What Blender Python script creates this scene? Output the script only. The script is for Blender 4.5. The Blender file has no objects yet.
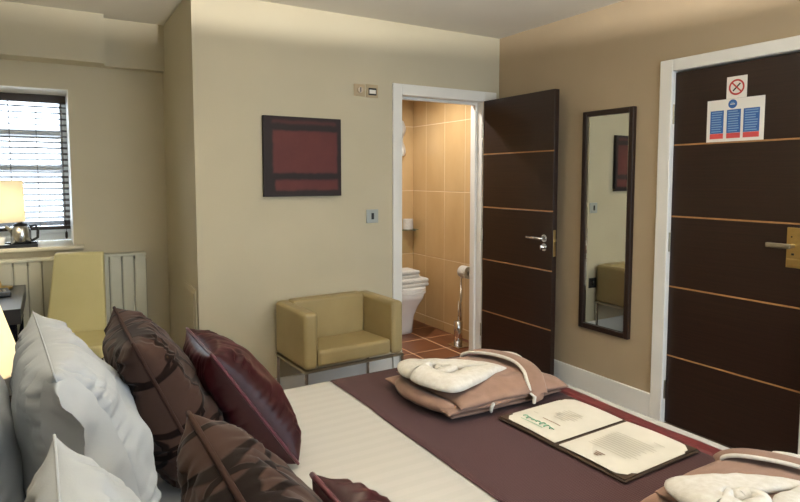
import bpy, bmesh, math, random
from mathutils import Vector, Matrix, noise
random.seed(7)
PI = math.pi
S = bpy.context.scene
COL = S.collection

# ------------------------------------------------------------------ camera
cam = bpy.data.objects.new('camera', bpy.data.cameras.new('camera'))
COL.objects.link(cam)
cam.location = (0, 0, 1.435)
cam.rotation_euler = (math.radians(90 - 4.176), 0, math.radians(-31.0))
cam.data.sensor_width = 36
cam.data.lens = 585.6 / 800 * 36
cam.data.shift_y = -29.6 / 800
cam.data.clip_start = 0.02
S.camera = cam

# ------------------------------------------------------------------ world, light, exposure
LIGHT = dict(sky=6.5, pendant=150, bedside=4, desk=2.2, bath=64, spot=14, expo=0.6)
w = bpy.data.worlds.new('sky'); S.world = w; w.use_nodes = True
bg = w.node_tree.nodes['Background']
bg.inputs['Color'].default_value = (0.74, 0.87, 1.0, 1)
bg.inputs['Strength'].default_value = LIGHT['sky']
vs = S.view_settings
vs.view_transform = 'Standard'; vs.look = 'None'; vs.gamma = 1; vs.use_curve_mapping = False
vs.exposure = LIGHT['expo']


def portal(name, loc, rot, sx, sy):
    l = bpy.data.lights.new(name, 'AREA'); l.shape = 'RECTANGLE'; l.size = sx; l.size_y = sy
    l.cycles.is_portal = True
    o = bpy.data.objects.new(name, l); COL.objects.link(o); o.location = loc; o.rotation_euler = rot


WARM = (1.0, 0.91, 0.76)


def bulb(name, loc, power, r=0.03, color=WARM, parent=None, spot=None):
    l = bpy.data.lights.new(name, 'SPOT' if spot else 'POINT')
    l.energy = power; l.color = color; l.shadow_soft_size = r
    if spot:
        l.spot_size = math.radians(spot); l.spot_blend = 0.6
    o = bpy.data.objects.new(name, l); COL.objects.link(o); o.location = loc
    if parent: o.parent = parent
    return o


# ------------------------------------------------------------------ materials
def lin(h):
    h = h.lstrip('#'); out = []
    for i in (0, 2, 4):
        c = int(h[i:i + 2], 16) / 255
        out.append(c / 12.92 if c <= .04045 else ((c + .055) / 1.055) ** 2.4)
    return (*out, 1)


def mat(name, color, rough=.6, metal=0, c2=None, scale=20, stretch=None, bump=0, bscale=None, sheen=0, spec=.5,
        coat=0, trans=0, detail=4, coords='Object'):
    m = bpy.data.materials.new(name); m.use_nodes = True
    nt = m.node_tree; p = nt.nodes['Principled BSDF']; L = nt.links
    p.inputs['Base Color'].default_value = lin(color)
    p.inputs['Roughness'].default_value = rough
    p.inputs['Metallic'].default_value = metal
    p.inputs['Specular IOR Level'].default_value = spec
    if sheen:
        p.inputs['Sheen Weight'].default_value = sheen; p.inputs['Sheen Roughness'].default_value = .4
    if coat:
        p.inputs['Coat Weight'].default_value = coat; p.inputs['Coat Roughness'].default_value = .1
    if trans: p.inputs['Transmission Weight'].default_value = trans
    tc = nt.nodes.new('ShaderNodeTexCoord'); mp = nt.nodes.new('ShaderNodeMapping')
    L.new(tc.outputs[coords], mp.inputs['Vector'])
    if stretch: mp.inputs['Scale'].default_value = stretch
    n = nt.nodes.new('ShaderNodeTexNoise'); n.inputs['Scale'].default_value = scale; n.inputs['Detail'].default_value = detail
    L.new(mp.outputs['Vector'], n.inputs['Vector'])
    if c2:
        r = nt.nodes.new('ShaderNodeValToRGB')
        r.color_ramp.elements[0].position = .3; r.color_ramp.elements[1].position = .7
        r.color_ramp.elements[0].color = lin(color); r.color_ramp.elements[1].color = lin(c2)
        L.new(n.outputs['Fac'], r.inputs['Fac']); L.new(r.outputs['Color'], p.inputs['Base Color'])
    if bump:
        b = nt.nodes.new('ShaderNodeBump'); b.inputs['Strength'].default_value = bump; b.inputs['Distance'].default_value = .004
        n2 = nt.nodes.new('ShaderNodeTexNoise'); n2.inputs['Scale'].default_value = bscale or scale * 4; n2.inputs['Detail'].default_value = 3
        L.new(mp.outputs['Vector'], n2.inputs['Vector'])
        L.new(n2.outputs['Fac'], b.inputs['Height']); L.new(b.outputs['Normal'], p.inputs['Normal'])
    m['p'] = 1
    return m


M = {}
M['wall'] = mat('cream_paint', '#beb59c', .75, c2='#bab198', scale=3, bump=.12, bscale=180)
M['taupe'] = mat('taupe_paint', '#aa987d', .75, c2='#a69479', scale=3, bump=.12, bscale=180)
M['ceil'] = mat('ceiling_paint', '#d8d3c6', .85, c2='#d5d0c2', scale=3, bump=.08, bscale=150)
M['gloss'] = mat('white_gloss_paint', '#e6e4de', .4, c2='#e2e0d9', scale=6)
M['carpet'] = mat('carpet', '#6b5a4b', .95, c2='#5d4d40', scale=120, bump=.6, bscale=400)
M['wenge'] = mat('wenge_veneer', '#20130d', .38, c2='#2b1a12', scale=14, stretch=(1, 1, 9), bump=.05, bscale=40, spec=.4)
M['wenge_h'] = mat('wenge_veneer_level', '#20130d', .34, c2='#2d1b13', scale=14, stretch=(1, .12, 9), bump=.05, bscale=40, spec=.45)
M['maple'] = mat('maple_inlay', '#a87d4e', .45, c2='#976d41', scale=30)
M['chrome'] = mat('chrome', '#d9d9d9', .12, 1)
M['steel'] = mat('brushed_steel', '#b3ab98', .33, 1, c2='#a39b88', scale=60, stretch=(1, 1, 20))
M['brass'] = mat('satin_brass', '#d2b77c', .28, 1, c2='#c8ac70', scale=40)
M['kettle'] = mat('polished_steel', '#c4c4c0', .25, 1, c2='#b8b8b4', scale=40)
M['plate'] = mat('satin_grey_plate', '#a3a9a6', .4, .3)
M['tanplate'] = mat('tan_metal_plate', '#b5a384', .4, .3)
M['dark'] = mat('dark_plastic', '#17181a', .4)
M['blackwood'] = mat('black_lacquer', '#15161a', .12, c2='#1b1c20', scale=8, coat=.6)
M['desktop'] = mat('black_satin_desk', '#1a1c22', .33, c2='#1f2128', scale=8, spec=.8)
M['leather'] = mat('olive_leather', '#a5946a', .42, c2='#9c8a5f', scale=5, bump=.12, bscale=220)
M['creamleather'] = mat('cream_leather', '#d0c590', .5, c2='#c9be87', scale=5, bump=.1, bscale=220)
M['white'] = mat('white_ceramic', '#eceae4', .15, coat=.5)
M['terry'] = mat('white_terry', '#d0cdc6', .95, c2='#c2bdb3', scale=60, bump=.7, bscale=350, sheen=.15)
M['robe'] = mat('taupe_robe_fabric', '#8c6f60', .8, c2='#806455', scale=25, bump=.25, bscale=300, sheen=.12)
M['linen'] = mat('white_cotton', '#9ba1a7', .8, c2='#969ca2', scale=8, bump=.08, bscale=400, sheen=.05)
M['paper'] = mat('cream_paper', '#cdc9be', .7, c2='#cac6ba', scale=30)
M['cover'] = mat('brown_leatherette', '#3a2a1b', .5, c2='#33241a', scale=40, bump=.15, bscale=200)
M['ink'] = mat('grey_ink', '#b5b0a4', .8)
M['ink2'] = mat('brown_ink', '#8a7262', .8)
M['green'] = mat('green_ink', '#7fae92', .8)
M['sign'] = mat('sign_white', '#e3e0d8', .4)
M['blue'] = mat('sign_blue', '#2f5f9e', .45)
M['palblue'] = mat('sign_pale_blue', '#7d9fc8', .5)
M['red'] = mat('sign_red', '#d2504e', .45)
M['nosmoke'] = mat('sign_no_smoking_red', '#b93a34', .45)
M['radiator'] = mat('radiator_enamel', '#c9c7b4', .4, c2='#c5c3af', scale=6)
M['radgap'] = mat('radiator_grille', '#8f8d7c', .6)
M['btile'] = mat('beige_tile', '#c5a678', .3, c2='#ba9a6b', scale=5, stretch=(1, 1, .4), coat=.2)
M['grout'] = mat('pale_grout', '#e2cfae', .9)
M['ftile'] = mat('brown_floor_tile', '#7a4a2c', .4, c2='#6b3f25', scale=7)
M['fgrout'] = mat('cream_grout', '#e6bf98', .9)
M['slat'] = mat('walnut_slat', '#332219', .4, c2='#291a13', scale=10, stretch=(.2, 4, 4))
M['cord'] = mat('blind_cord', '#3a2c24', .8)
M['upvc'] = mat('white_window_frame', '#dfe1e0', .35)
M['sillm'] = mat('sill_paint', '#cfc8b2', .4)
M['burg_pipe'] = mat('burgundy_piping', '#4f1a24', .35, sheen=.1)
M['brown_pipe'] = mat('brown_piping', '#33221d', .7, spec=.1)
M['divan'] = mat('divan_fabric', '#54463c', .9, c2='#4c3f36', scale=90, bump=.3)
M['headb'] = mat('headboard_fabric', '#6a5142', .8, c2='#614a3c', scale=60, bump=.2)
M['fuse'] = mat('frosted_diffuser', '#f2ead6', .6)


def glass_mat(name, tint=(1, 1, 1, 1)):
    m = bpy.data.materials.new(name); m.use_nodes = True; nt = m.node_tree
    p = nt.nodes['Principled BSDF']; out = nt.nodes['Material Output']
    p.inputs['Base Color'].default_value = tint; p.inputs['Roughness'].default_value = .02
    t = nt.nodes.new('ShaderNodeBsdfTransparent'); t.inputs['Color'].default_value = tint
    mx = nt.nodes.new('ShaderNodeMixShader'); mx.inputs[0].default_value = .07
    nt.links.new(t.outputs[0], mx.inputs[1]); nt.links.new(p.outputs[0], mx.inputs[2]); nt.links.new(mx.outputs[0], out.inputs[0])
    return m


M['pane'] = glass_mat('window_glass')
M['shelfglass'] = glass_mat('shelf_glass', (.75, .85, .8, 1))
M['mirror'] = mat('mirror_silver', '#e6e8e2', .01, 1)


def shade_mat(name, color, through=.55):
    m = bpy.data.materials.new(name); m.use_nodes = True; nt = m.node_tree; out = nt.nodes['Material Output']
    d = nt.nodes['Principled BSDF']; d.inputs['Base Color'].default_value = lin(color); d.inputs['Roughness'].default_value = .9
    t = nt.nodes.new('ShaderNodeBsdfTranslucent'); t.inputs['Color'].default_value = lin(color)
    n = nt.nodes.new('ShaderNodeTexNoise'); n.inputs['Scale'].default_value = 90
    b = nt.nodes.new('ShaderNodeBump'); b.inputs['Strength'].default_value = .1
    nt.links.new(n.outputs['Fac'], b.inputs['Height']); nt.links.new(b.outputs['Normal'], d.inputs['Normal'])
    mx = nt.nodes.new('ShaderNodeMixShader'); mx.inputs[0].default_value = through
    nt.links.new(d.outputs[0], mx.inputs[1]); nt.links.new(t.outputs[0], mx.inputs[2]); nt.links.new(mx.outputs[0], out.inputs[0])
    return m


M['shade'] = shade_mat('cream_shade_fabric', '#f7efdc', .5)
M['diffuser'] = shade_mat('pendant_diffuser', '#d8cfbb', .06)
M['shade2'] = shade_mat('pendant_shade_fabric', '#d8c8a4', .10)


class NT:
    """small helper to write math node chains"""
    def __init__(s, name, rough=.7):
        s.m = bpy.data.materials.new(name); s.m.use_nodes = True; s.t = s.m.node_tree
        s.p = s.t.nodes['Principled BSDF']; s.p.inputs['Roughness'].default_value = rough
        tc = s.t.nodes.new('ShaderNodeTexCoord'); s.sep = s.t.nodes.new('ShaderNodeSeparateXYZ')
        s.obj = tc.outputs['Object']; s.t.links.new(s.obj, s.sep.inputs[0])
        s.x, s.y, s.z = s.sep.outputs

    def f(s, op, a, b=0., c=0.):
        n = s.t.nodes.new('ShaderNodeMath'); n.operation = op
        for i, v in enumerate((a, b, c)):
            if isinstance(v, (int, float)): n.inputs[i].default_value = v
            else: s.t.links.new(v, n.inputs[i])
        return n.outputs[0]

    def ramp(s, v, a, b):
        n = s.t.nodes.new('ShaderNodeMapRange'); n.interpolation_type = 'SMOOTHSTEP'
        s.t.links.new(v, n.inputs[0]); n.inputs[1].default_value = a; n.inputs[2].default_value = b
        return n.outputs[0]

    def noise(s, scale, detail=4, vec=None):
        n = s.t.nodes.new('ShaderNodeTexNoise'); n.inputs['Scale'].default_value = scale; n.inputs['Detail'].default_value = detail
        s.t.links.new(vec or s.obj, n.inputs['Vector']); return n.outputs['Fac']

    def mix(s, fac, a, b):
        n = s.t.nodes.new('ShaderNodeMix'); n.data_type = 'RGBA'
        if isinstance(fac, (int, float)): n.inputs[0].default_value = fac
        else: s.t.links.new(fac, n.inputs[0])
        for i, v in ((6, a), (7, b)):
            if isinstance(v, str): n.inputs[i].default_value = lin(v)
            else: s.t.links.new(v, n.inputs[i])
        return n.outputs[2]

    def color(s, c): s.t.links.new(c, s.p.inputs['Base Color'])

    def bump(s, h, strength=.2, dist=.004):
        b = s.t.nodes.new('ShaderNodeBump'); b.inputs['Strength'].default_value = strength; b.inputs['Distance'].default_value = dist
        s.t.links.new(h, b.inputs['Height']); s.t.links.new(b.outputs['Normal'], s.p.inputs['Normal'])


def swirl_material():
    n = NT('brown_velvet_swirl', .8); n.p.inputs['Specular IOR Level'].default_value = .08; band = None
    for cx, cy, r in ((-.10, .12, .09), (-.04, .08, .13), (.10, .13, .11), (.08, .0, .16), (-.12, -.10, .12), (.05, -.13, .10),
                      (.17, -.06, .13), (-.02, -.02, .24), (-.18, .02, .10), (-.15, -.05, .055), (-.13, .16, .045), (.0, -.17, .14), (-.2, -.15, .09)):
        d = n.f('SQRT', n.f('ADD', n.f('POWER', n.f('SUBTRACT', n.x, cx), 2.), n.f('POWER', n.f('SUBTRACT', n.y, cy), 2.)))
        k = n.f('SUBTRACT', 1., n.ramp(n.f('ABSOLUTE', n.f('SUBTRACT', d, r)), .004, .0072))
        band = k if band is None else n.f('MAXIMUM', band, k)
    base = n.mix(n.noise(30), '#3f2e28', '#362722')
    n.color(n.mix(band, base, '#140906'))
    n.p.inputs['Sheen Weight'].default_value = .12; n.p.inputs['Sheen Roughness'].default_value = .35
    n.bump(band, .3, .003)
    return n.m


def satin_material():
    n = NT('burgundy_satin', .36); n.p.inputs['Specular IOR Level'].default_value = .3
    n.color(n.mix(n.noise(12), '#2e080c', '#21060a'))
    n.p.inputs['Sheen Weight'].default_value = .10; n.p.inputs['Sheen Tint'].default_value = lin('#b06070')
    n.p.inputs['Anisotropic'].default_value = .5
    n.bump(n.noise(25, 2), .15, .006)
    return n.m


def stripe_material():
    n = NT('white_satin_stripe', .6)
    s = n.ramp(n.f('SINE', n.f('MULTIPLY', n.y, 2 * PI / .05)), -.15, .15)
    n.color(n.mix(s, '#b2b0ab', '#afada8'))
    n.bump(n.noise(14, 3), .12, .01)
    return n.m


def runner_material():
    n = NT('plum_quilted_weave', .75); n.p.inputs['Specular IOR Level'].default_value = .15
    wv = n.f('MULTIPLY', n.f('SINE', n.f('MULTIPLY', n.f('ADD', n.x, n.y), 2 * PI / .011)), n.f('SINE', n.f('MULTIPLY', n.f('SUBTRACT', n.x, n.y), 2 * PI / .011)))
    k = n.ramp(wv, -.3, .6)
    n.color(n.mix(k, '#402a2c', '#4e3638'))
    n.bump(k, .35, .003)
    n.p.inputs['Sheen Weight'].default_value = .08
    return n.m


def painting_material():
    # soft-edged red fields on a near-black canvas; object coords x across, z up
    n = NT('red_field_canvas', .7)
    wob = n.f('MULTIPLY', n.f('SUBTRACT', n.noise(18), .5), .02)

    def field(x0, x1, z0, z1, s=.022):
        xx = n.f('ADD', n.x, wob); zz = n.f('ADD', n.z, wob)
        a = n.f('MULTIPLY', n.ramp(xx, x0, x0 + s), n.f('SUBTRACT', 1., n.ramp(xx, x1 - s, x1)))
        b = n.f('MULTIPLY', n.ramp(zz, z0, z0 + s), n.f('SUBTRACT', 1., n.ramp(zz, z1 - s, z1)))
        return n.f('MULTIPLY', a, b)
    k = n.f('MAXIMUM', n.f('MAXIMUM', field(-.215, .245, -.115, .175), field(-.20, .25, -.225, -.135)), n.f('MULTIPLY', field(-.22, .24, .195, .24), .6))
    tone = n.mix(n.noise(9, 6), '#4c1d1d', '#612b28')
    n.color(n.mix(k, '#1d1012', tone))
    return n.m


M['swirl'] = swirl_material(); M['satin'] = satin_material(); M['stripe'] = stripe_material()
M['runner'] = runner_material(); M['painting'] = painting_material()
M['runner_red'] = mat('wine_satin_border', '#641d20', .45, c2='#55181b', scale=30, bump=.2, sheen=.05)


# ------------------------------------------------------------------ mesh helpers
def new(name, me, material, parent=None, loc=None, smooth=False, matrix=None):
    o = bpy.data.objects.new(name, me); COL.objects.link(o)
    if material: me.materials.append(M[material] if isinstance(material, str) else material)
    if parent: o.parent = parent
    if loc: o.location = loc
    if matrix is not None: o.matrix_world = matrix
    if smooth:
        for p in me.polygons: p.use_smooth = True
    return o


def tag(o, label=None, cat=None, group=None, kind=None):
    if label: o['label'] = label
    if cat: o['category'] = cat
    if group: o['group'] = group
    if kind: o['kind'] = kind
    return o


def thing(name, label, cat, loc=(0, 0, 0), rz=0, group=None, rot=None):
    o = bpy.data.objects.new(name, None); COL.objects.link(o)
    o.location = loc; o.rotation_euler = rot or (0, 0, rz); o.empty_display_size = .1
    return tag(o, label, cat, group)


class MB:
    def __init__(s): s.bm = bmesh.new()

    def box(s, x0, x1, y0, y1, z0, z1, bev=0, seg=2, rot=None, about=None):
        b = bmesh.new(); bmesh.ops.create_cube(b, size=1)
        bmesh.ops.scale(b, vec=(x1 - x0, y1 - y0, z1 - z0), verts=b.verts)
        if bev: bmesh.ops.bevel(b, geom=b.edges[:], offset=bev, segments=seg, profile=.5, affect='EDGES')
        bmesh.ops.translate(b, vec=((x0 + x1) / 2, (y0 + y1) / 2, (z0 + z1) / 2), verts=b.verts)
        if rot is not None: bmesh.ops.rotate(b, cent=about or (0, 0, 0), matrix=rot, verts=b.verts)
        return s.merge(b)

    def merge(s, b):
        me = bpy.data.meshes.new('t'); b.to_mesh(me); b.free(); s.bm.from_mesh(me); bpy.data.meshes.remove(me); return s

    def lathe(s, prof, n=24, c=(0, 0), sx=1, sy=1, close=False):
        rings = []
        for r, z in prof:
            rings.append([s.bm.verts.new((c[0] + sx * r * math.cos(2 * PI * i / n), c[1] + sy * r * math.sin(2 * PI * i / n), z)) for i in range(n)])
        for a, b in zip(rings, rings[1:]):
            for i in range(n): s.bm.faces.new((a[i], a[(i + 1) % n], b[(i + 1) % n], b[i]))
        if close:
            for r, fl in ((rings[0], True), (rings[-1], False)):
                s.bm.faces.new(r[::-1] if fl else r)
        return s

    def tube(s, pts, r, n=8, cap=True, flat=1.0, up=None, closed=False):
        pts = [Vector(p) for p in pts]; rings = []; N = len(pts)
        rr = r if isinstance(r, (list, tuple)) else [r] * N
        prev = None
        for i, p in enumerate(pts):
            if closed: t = pts[(i + 1) % N] - pts[i - 1]
            else: t = pts[min(i + 1, N - 1)] - pts[max(i - 1, 0)]
            t.normalize()
            if up is not None:
                a = t.cross(Vector(up)); a = a if a.length > 1e-4 else t.orthogonal()
            elif prev is None: a = t.orthogonal()
            else: a = prev - t * prev.dot(t)
            a.normalize(); prev = a; b = a.cross(t)
            rings.append([s.bm.verts.new(p + rr[i] * (math.cos(2 * PI * k / n) * a + flat * math.sin(2 * PI * k / n) * b)) for k in range(n)])
        pr = list(zip(rings, rings[1:])) + ([(rings[-1], rings[0])] if closed else [])
        for a, b in pr:
            for k in range(n): s.bm.faces.new((a[k], a[(k + 1) % n], b[(k + 1) % n], b[k]))
        if cap and not closed:
            s.bm.faces.new(rings[0][::-1]); s.bm.faces.new(rings[-1])
        return s

    def prism(s, poly, z0, z1):
        a = [s.bm.verts.new((x, y, z0)) for x, y in poly]; b = [s.bm.verts.new((x, y, z1)) for x, y in poly]
        n = len(poly)
        s.bm.faces.new(a[::-1]); s.bm.faces.new(b)
        for i in range(n): s.bm.faces.new((a[i], a[(i + 1) % n], b[(i + 1) % n], b[i]))
        return s

    def grid(s, fn, nu, nv, flip=False):
        v = [[s.bm.verts.new(fn(i / nu, j / nv)) for j in range(nv + 1)] for i in range(nu + 1)]
        for i in range(nu):
            for j in range(nv):
                q = (v[i][j], v[i + 1][j], v[i + 1][j + 1], v[i][j + 1])
                s.bm.faces.new(q[::-1] if flip else q)
        return v

    def rotx(s, matrix, about=(0, 0, 0)):
        bmesh.ops.rotate(s.bm, cent=about, matrix=matrix, verts=s.bm.verts); return s

    def build(s, name, material, parent=None, loc=None, smooth=False, weld=False, matrix=None):
        if weld: bmesh.ops.remove_doubles(s.bm, verts=s.bm.verts, dist=1e-5)
        bmesh.ops.recalc_face_normals(s.bm, faces=s.bm.faces)
        me = bpy.data.meshes.new(name); s.bm.to_mesh(me); s.bm.free()
        return new(name, me, material, parent, loc, smooth, matrix)


def B(*a, **k): return MB().box(*a, **k)
def struct(mb, name, m, parent=None, **k):
    o = mb.build(name, m, parent, **k)
    if parent is None: o['kind'] = 'structure'
    return o


def copy_tree(o, parent=None):
    c = o.copy(); COL.objects.link(c)
    if parent: c.parent = parent
    for ch in list(o.children): copy_tree(ch, c)
    return c


# ------------------------------------------------------------------ the room
XL, XR, YN, YB, YW, H = -.60, 3.06, -1.45, 3.586, 4.594, 2.52
XA = .748                                   # alcove side wall
struct(B(XL - .1, XR + .12, YN - .1, YB, -.1, 0).box(XL - .1, XA + .1, YB, YW + .5, -.1, 0), 'floor', 'carpet')
struct(B(XL - .1, XR + .12, YN - .1, YB + .06, H, H + .1).box(XL - .1, XA + .1, YB + .06, YW + .1, H, H + .1), 'ceiling', 'ceil')
# picture wall with the bathroom doorway
DX0, DX1, DH = 2.15, 2.905, 2.035
struct(B(XA, DX0, YB, YB + .12, 0, H).box(DX1, XR + .12, YB, YB + .12, 0, H).box(DX0, DX1, YB, YB + .12, DH, H), 'wall_back', 'wall')
# right wall with the entrance doorway
EY0, EY1, EH = 1.345, 2.09, 2.045
struct(B(XR, XR + .12, YN, EY0, 0, H).box(XR, XR + .12, EY1, YB, 0, H).box(XR, XR + .12, EY0, EY1, EH, H), 'wall_right', 'taupe')
struct(B(XL - .1, XL, YN, YW + .5, 0, H), 'wall_left', 'wall')
struct(B(XA, XA + .1, YB + .12, YW + .5, 0, H), 'wall_alcove', 'wall')
# window wall
WX0, WX1, WZ0, WZ1, WD = -.56, .142, .955, 2.035, .50
struct(B(XL, WX0, YW, YW + WD, 0, H).box(WX1, XA, YW, YW + WD, 0, H).box(WX0, WX1, YW, YW + WD, 0, WZ0).box(WX0, WX1, YW, YW + WD, WZ1, H), 'wall_window', 'wall')
struct(B(XL, .36, YW - .19, YW, 2.2, H).box(.36, XA, YW - .085, YW, 2.2, H), 'trim_bulkhead', 'wall')
# rear wall with a wide window added unseen behind the camera as cool fill
RX0, RX1, RZ0, RZ1 = .7, 2.9, .5, 2.2
struct(B(XL, RX0, YN - .2, YN, 0, H).box(RX1, XR, YN - .2, YN, 0, H).box(RX0, RX1, YN - .2, YN, 0, RZ0).box(RX0, RX1, YN - .2, YN, RZ1, H), 'wall_near', 'wall')


def window(name, x0, x1, z0, z1, y, bars, fr=.05):
    t = bpy.data.objects.new(name, None); COL.objects.link(t); t['kind'] = 'structure'
    m = MB()
    m.box(x0, x0 + fr, y - .03, y + .03, z0, z1, .004); m.box(x1 - fr, x1, y - .03, y + .03, z0, z1, .004)
    m.box(x0 + fr, x1 - fr, y - .03, y + .03, z0, z0 + fr, .004); m.box(x0 + fr, x1 - fr, y - .03, y + .03, z1 - fr, z1, .004)
    m.build('window_frame', 'upvc', t)
    for z, h in bars:
        B(x0 + fr, x1 - fr, y - .025, y + .025, z - h / 2, z + h / 2, .004).build('glazing_bar', 'upvc', t)
    zs = [z0 + fr] + [b[0] for b in bars] + [z1 - fr]
    for a, b in zip(zs, zs[1:]): B(x0 + fr, x1 - fr, y - .003, y + .003, a, b).build('pane', 'pane', t)
    return t


window('window_1', WX0, WX1, 1.03, WZ1, YW + .46, [(1.755, .06), (1.50, .05)])
struct(B(WX0, WX1, YW + .43, YW + .49, .98, 1.03), 'trim_window_upstand', 'upvc')
struct(B(WX0, .20, YW - .05, YW + .43, .955, .98, .006), 'trim_window_sill', 'sillm')
struct(B(WX0, WX1, YW + .002, YW + .43, WZ1 - .006, WZ1).box(WX1 - .004, WX1, YW + .002, YW + .43, .98, WZ1 - .006), 'trim_window_reveal', 'gloss')
window('window_rear_fill', RX0, RX1, RZ0, RZ1, YN - .12, [(1.6, .05)])  # unseen window added to let cool daylight onto the pillows
portal('portal_window', (WX0 / 2 + WX1 / 2, YW + .5, 1.53), (-PI / 2, 0, 0), .7, 1.0)
portal('portal_rear', (1.8, YN - .19, 1.35), (PI / 2, 0, 0), 2.2, 1.7)

# baseboards
struct(B(XA, DX0 - .07, YB - .018, YB, 0, .15, .004), 'baseboard_back', 'gloss')
struct(B(XR - .018, XR, YN, EY0 - .07, 0, .15, .004).box(XR - .018, XR, EY1 + .07, YB, 0, .15, .004), 'baseboard_right', 'gloss')
struct(B(XL, XL + .018, YN, YW, 0, .15, .004), 'baseboard_left', 'gloss')
struct(B(XL, XA - .018, YW - .018, YW, 0, .15, .004), 'baseboard_window', 'gloss')
struct(B(XA - .018, XA, YB - .018, YW, 0, .15, .004), 'baseboard_alcove', 'gloss')
# door casings
m = MB()
m.box(DX0 - .062, DX0 + .012, YB - .02, YB, 0, DH + .065, .005); m.box(DX1 + .0, DX1 + .115, YB - .02, YB, 0, DH + .065, .005)
m.box(DX0 + .012, DX1, YB - .02, YB, DH - .012, DH + .065, .005)
m.box(DX0, DX0 + .012, YB, YB + .14, 0, DH); m.box(DX1 - .012, DX1, YB, YB + .14, 0, DH); m.box(DX0 + .012, DX1 - .012, YB, YB + .14, DH - .012, DH)
m.box(DX0 + .012, DX0 + .03, YB + .06, YB + .09, 0, DH - .012); m.box(DX1 - .03, DX1 - .012, YB + .06, YB + .09, 0, DH - .012)
m.box(DX0 + .03, DX1 - .03, YB + .06, YB + .09, DH - .03, DH - .012)
struct(m, 'trim_bathroom_door', 'gloss')
m = MB()
m.box(XR - .02, XR, EY1 - .008, EY1 + .070, 0, EH + .060, .005); m.box(XR - .02, XR, EY0 - .070, EY0 + .008, 0, EH + .060, .005)
m.box(XR - .02, XR, EY0 + .008, EY1 - .008, EH - .006, EH + .060, .005)
m.box(XR, XR + .1, EY1 - .008, EY1, 0, EH); m.box(XR, XR + .1, EY0, EY0 + .008, 0, EH); m.box(XR, XR + .1, EY0 + .008, EY1 - .008, EH - .006, EH)
m.box(XR + .062, XR + .1, EY1 - .03, EY1 - .008, 0, EH - .006); m.box(XR + .062, XR + .1, EY0 + .008, EY0 + .03, 0, EH - .006); m.box(XR + .062, XR + .1, EY0 + .03, EY1 - .03, EH - .03, EH - .006)
struct(m, 'trim_entrance_door', 'gloss')
struct(B(XR + .125, XR + .2, EY0 - .3, EY1 + .3, 0, H), 'wall_light_stop', 'wall')  # unseen wall added behind the entrance door to stop sky light leaking in


# ------------------------------------------------------------------ doors (local: hinge at origin, leaf along -y, face towards -x)
def door(name, width, height, thick, loc, rz):
    t = bpy.data.objects.new(name, None); COL.objects.link(t); t['kind'] = 'structure'; t.location = loc; t.rotation_euler = (0, 0, rz)
    n = 5; g = .009; ph = height / n
    B(.0035, thick, -width, 0, .008, height, .002).build('core', 'wenge', t)
    for i in range(n):
        z0 = .008 if i == 0 else i * ph + g / 2; z1 = height if i == n - 1 else (i + 1) * ph - g / 2
        B(0, .0035, -width, 0, z0, z1, .0008, 1).build('panel', 'wenge_h', t)
    for i in range(1, n):
        B(.001, .0035, -width, 0, i * ph - g / 2, i * ph + g / 2).build('inlay', 'maple', t)
    return t


d1 = door('door_1', .735, 2.027, .042, (DX1 - .012, YB - .022, 0), 0)
h = MB(); h.tube([(-.004, -.672, 1.03), (-.014, -.672, 1.03)], .026, 20); h.build('rosette', 'chrome', d1, smooth=False)
h = MB(); h.tube([(-.012, -.672, 1.03), (-.05, -.672, 1.03)], .009, 12); h.tube([(-.05, -.678, 1.03), (-.05, -.54, 1.03)], .0095, 12); h.build('lever_handle', 'chrome', d1, smooth=True)
h = MB(); h.tube([(-.004, -.672, .97), (-.014, -.672, .97)], .026, 20); h.build('rosette', 'chrome', d1)
h = MB(); h.tube([(-.014, -.672, .97), (-.036, -.672, .97)], .014, 14); h.box(-.046, -.03, -.678, -.666, .955, .985, .002); h.build('thumb_turn', 'chrome', d1, smooth=True)
B(.010, .032, -.737, -.735, .91, 1.09, .001).build('latch_plate', 'brass', d1)
B(.015, .027, -.747, -.737, 1.01, 1.03, .002).build('latch_bolt', 'brass', d1)
for z in (.25, 1.0, 1.8):
    MB().tube([(-.006, .006, z - .05), (-.006, .006, z + .05)], .006, 8).build('hinge', 'steel', d1)

d2 = door('door_2', .722, 2.032, .044, (XR + .012, EY1 - .010, 0), 0)
p0 = -(EY1 - .010 - 1.458)
B(-.006, 0, p0 - .068, p0, 1.005, 1.20, .002).build('lock_plate', 'brass', d2)
B(-.016, -.006, p0 - .062, p0 - .006, 1.012, 1.05, .004).build('card_reader', 'brass', d2)
h = MB(); h.tube([(-.005, p0 - .03, 1.112), (-.052, p0 - .03, 1.112)], .010, 12); h.box(-.062, -.044, p0 - .042, p0 + .072, 1.100, 1.124, .005, 2); h.build('lever_handle', 'steel', d2, smooth=False)
B(-.009, -.006, p0 - .036, p0 - .024, 1.066, 1.076, .001).build('keyhole', 'dark', d2)
MB().tube([(-.007, p0 - .022, 1.155), (-.0055, p0 - .022, 1.155)], .004, 10).build('indicator', 'dark', d2)
for z in (.2, 1.07, 1.80):
    MB().tube([(-.006, .004, z - .055), (-.006, .004, z + .055)], .007, 8).build('hinge', 'steel', d2)

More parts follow.
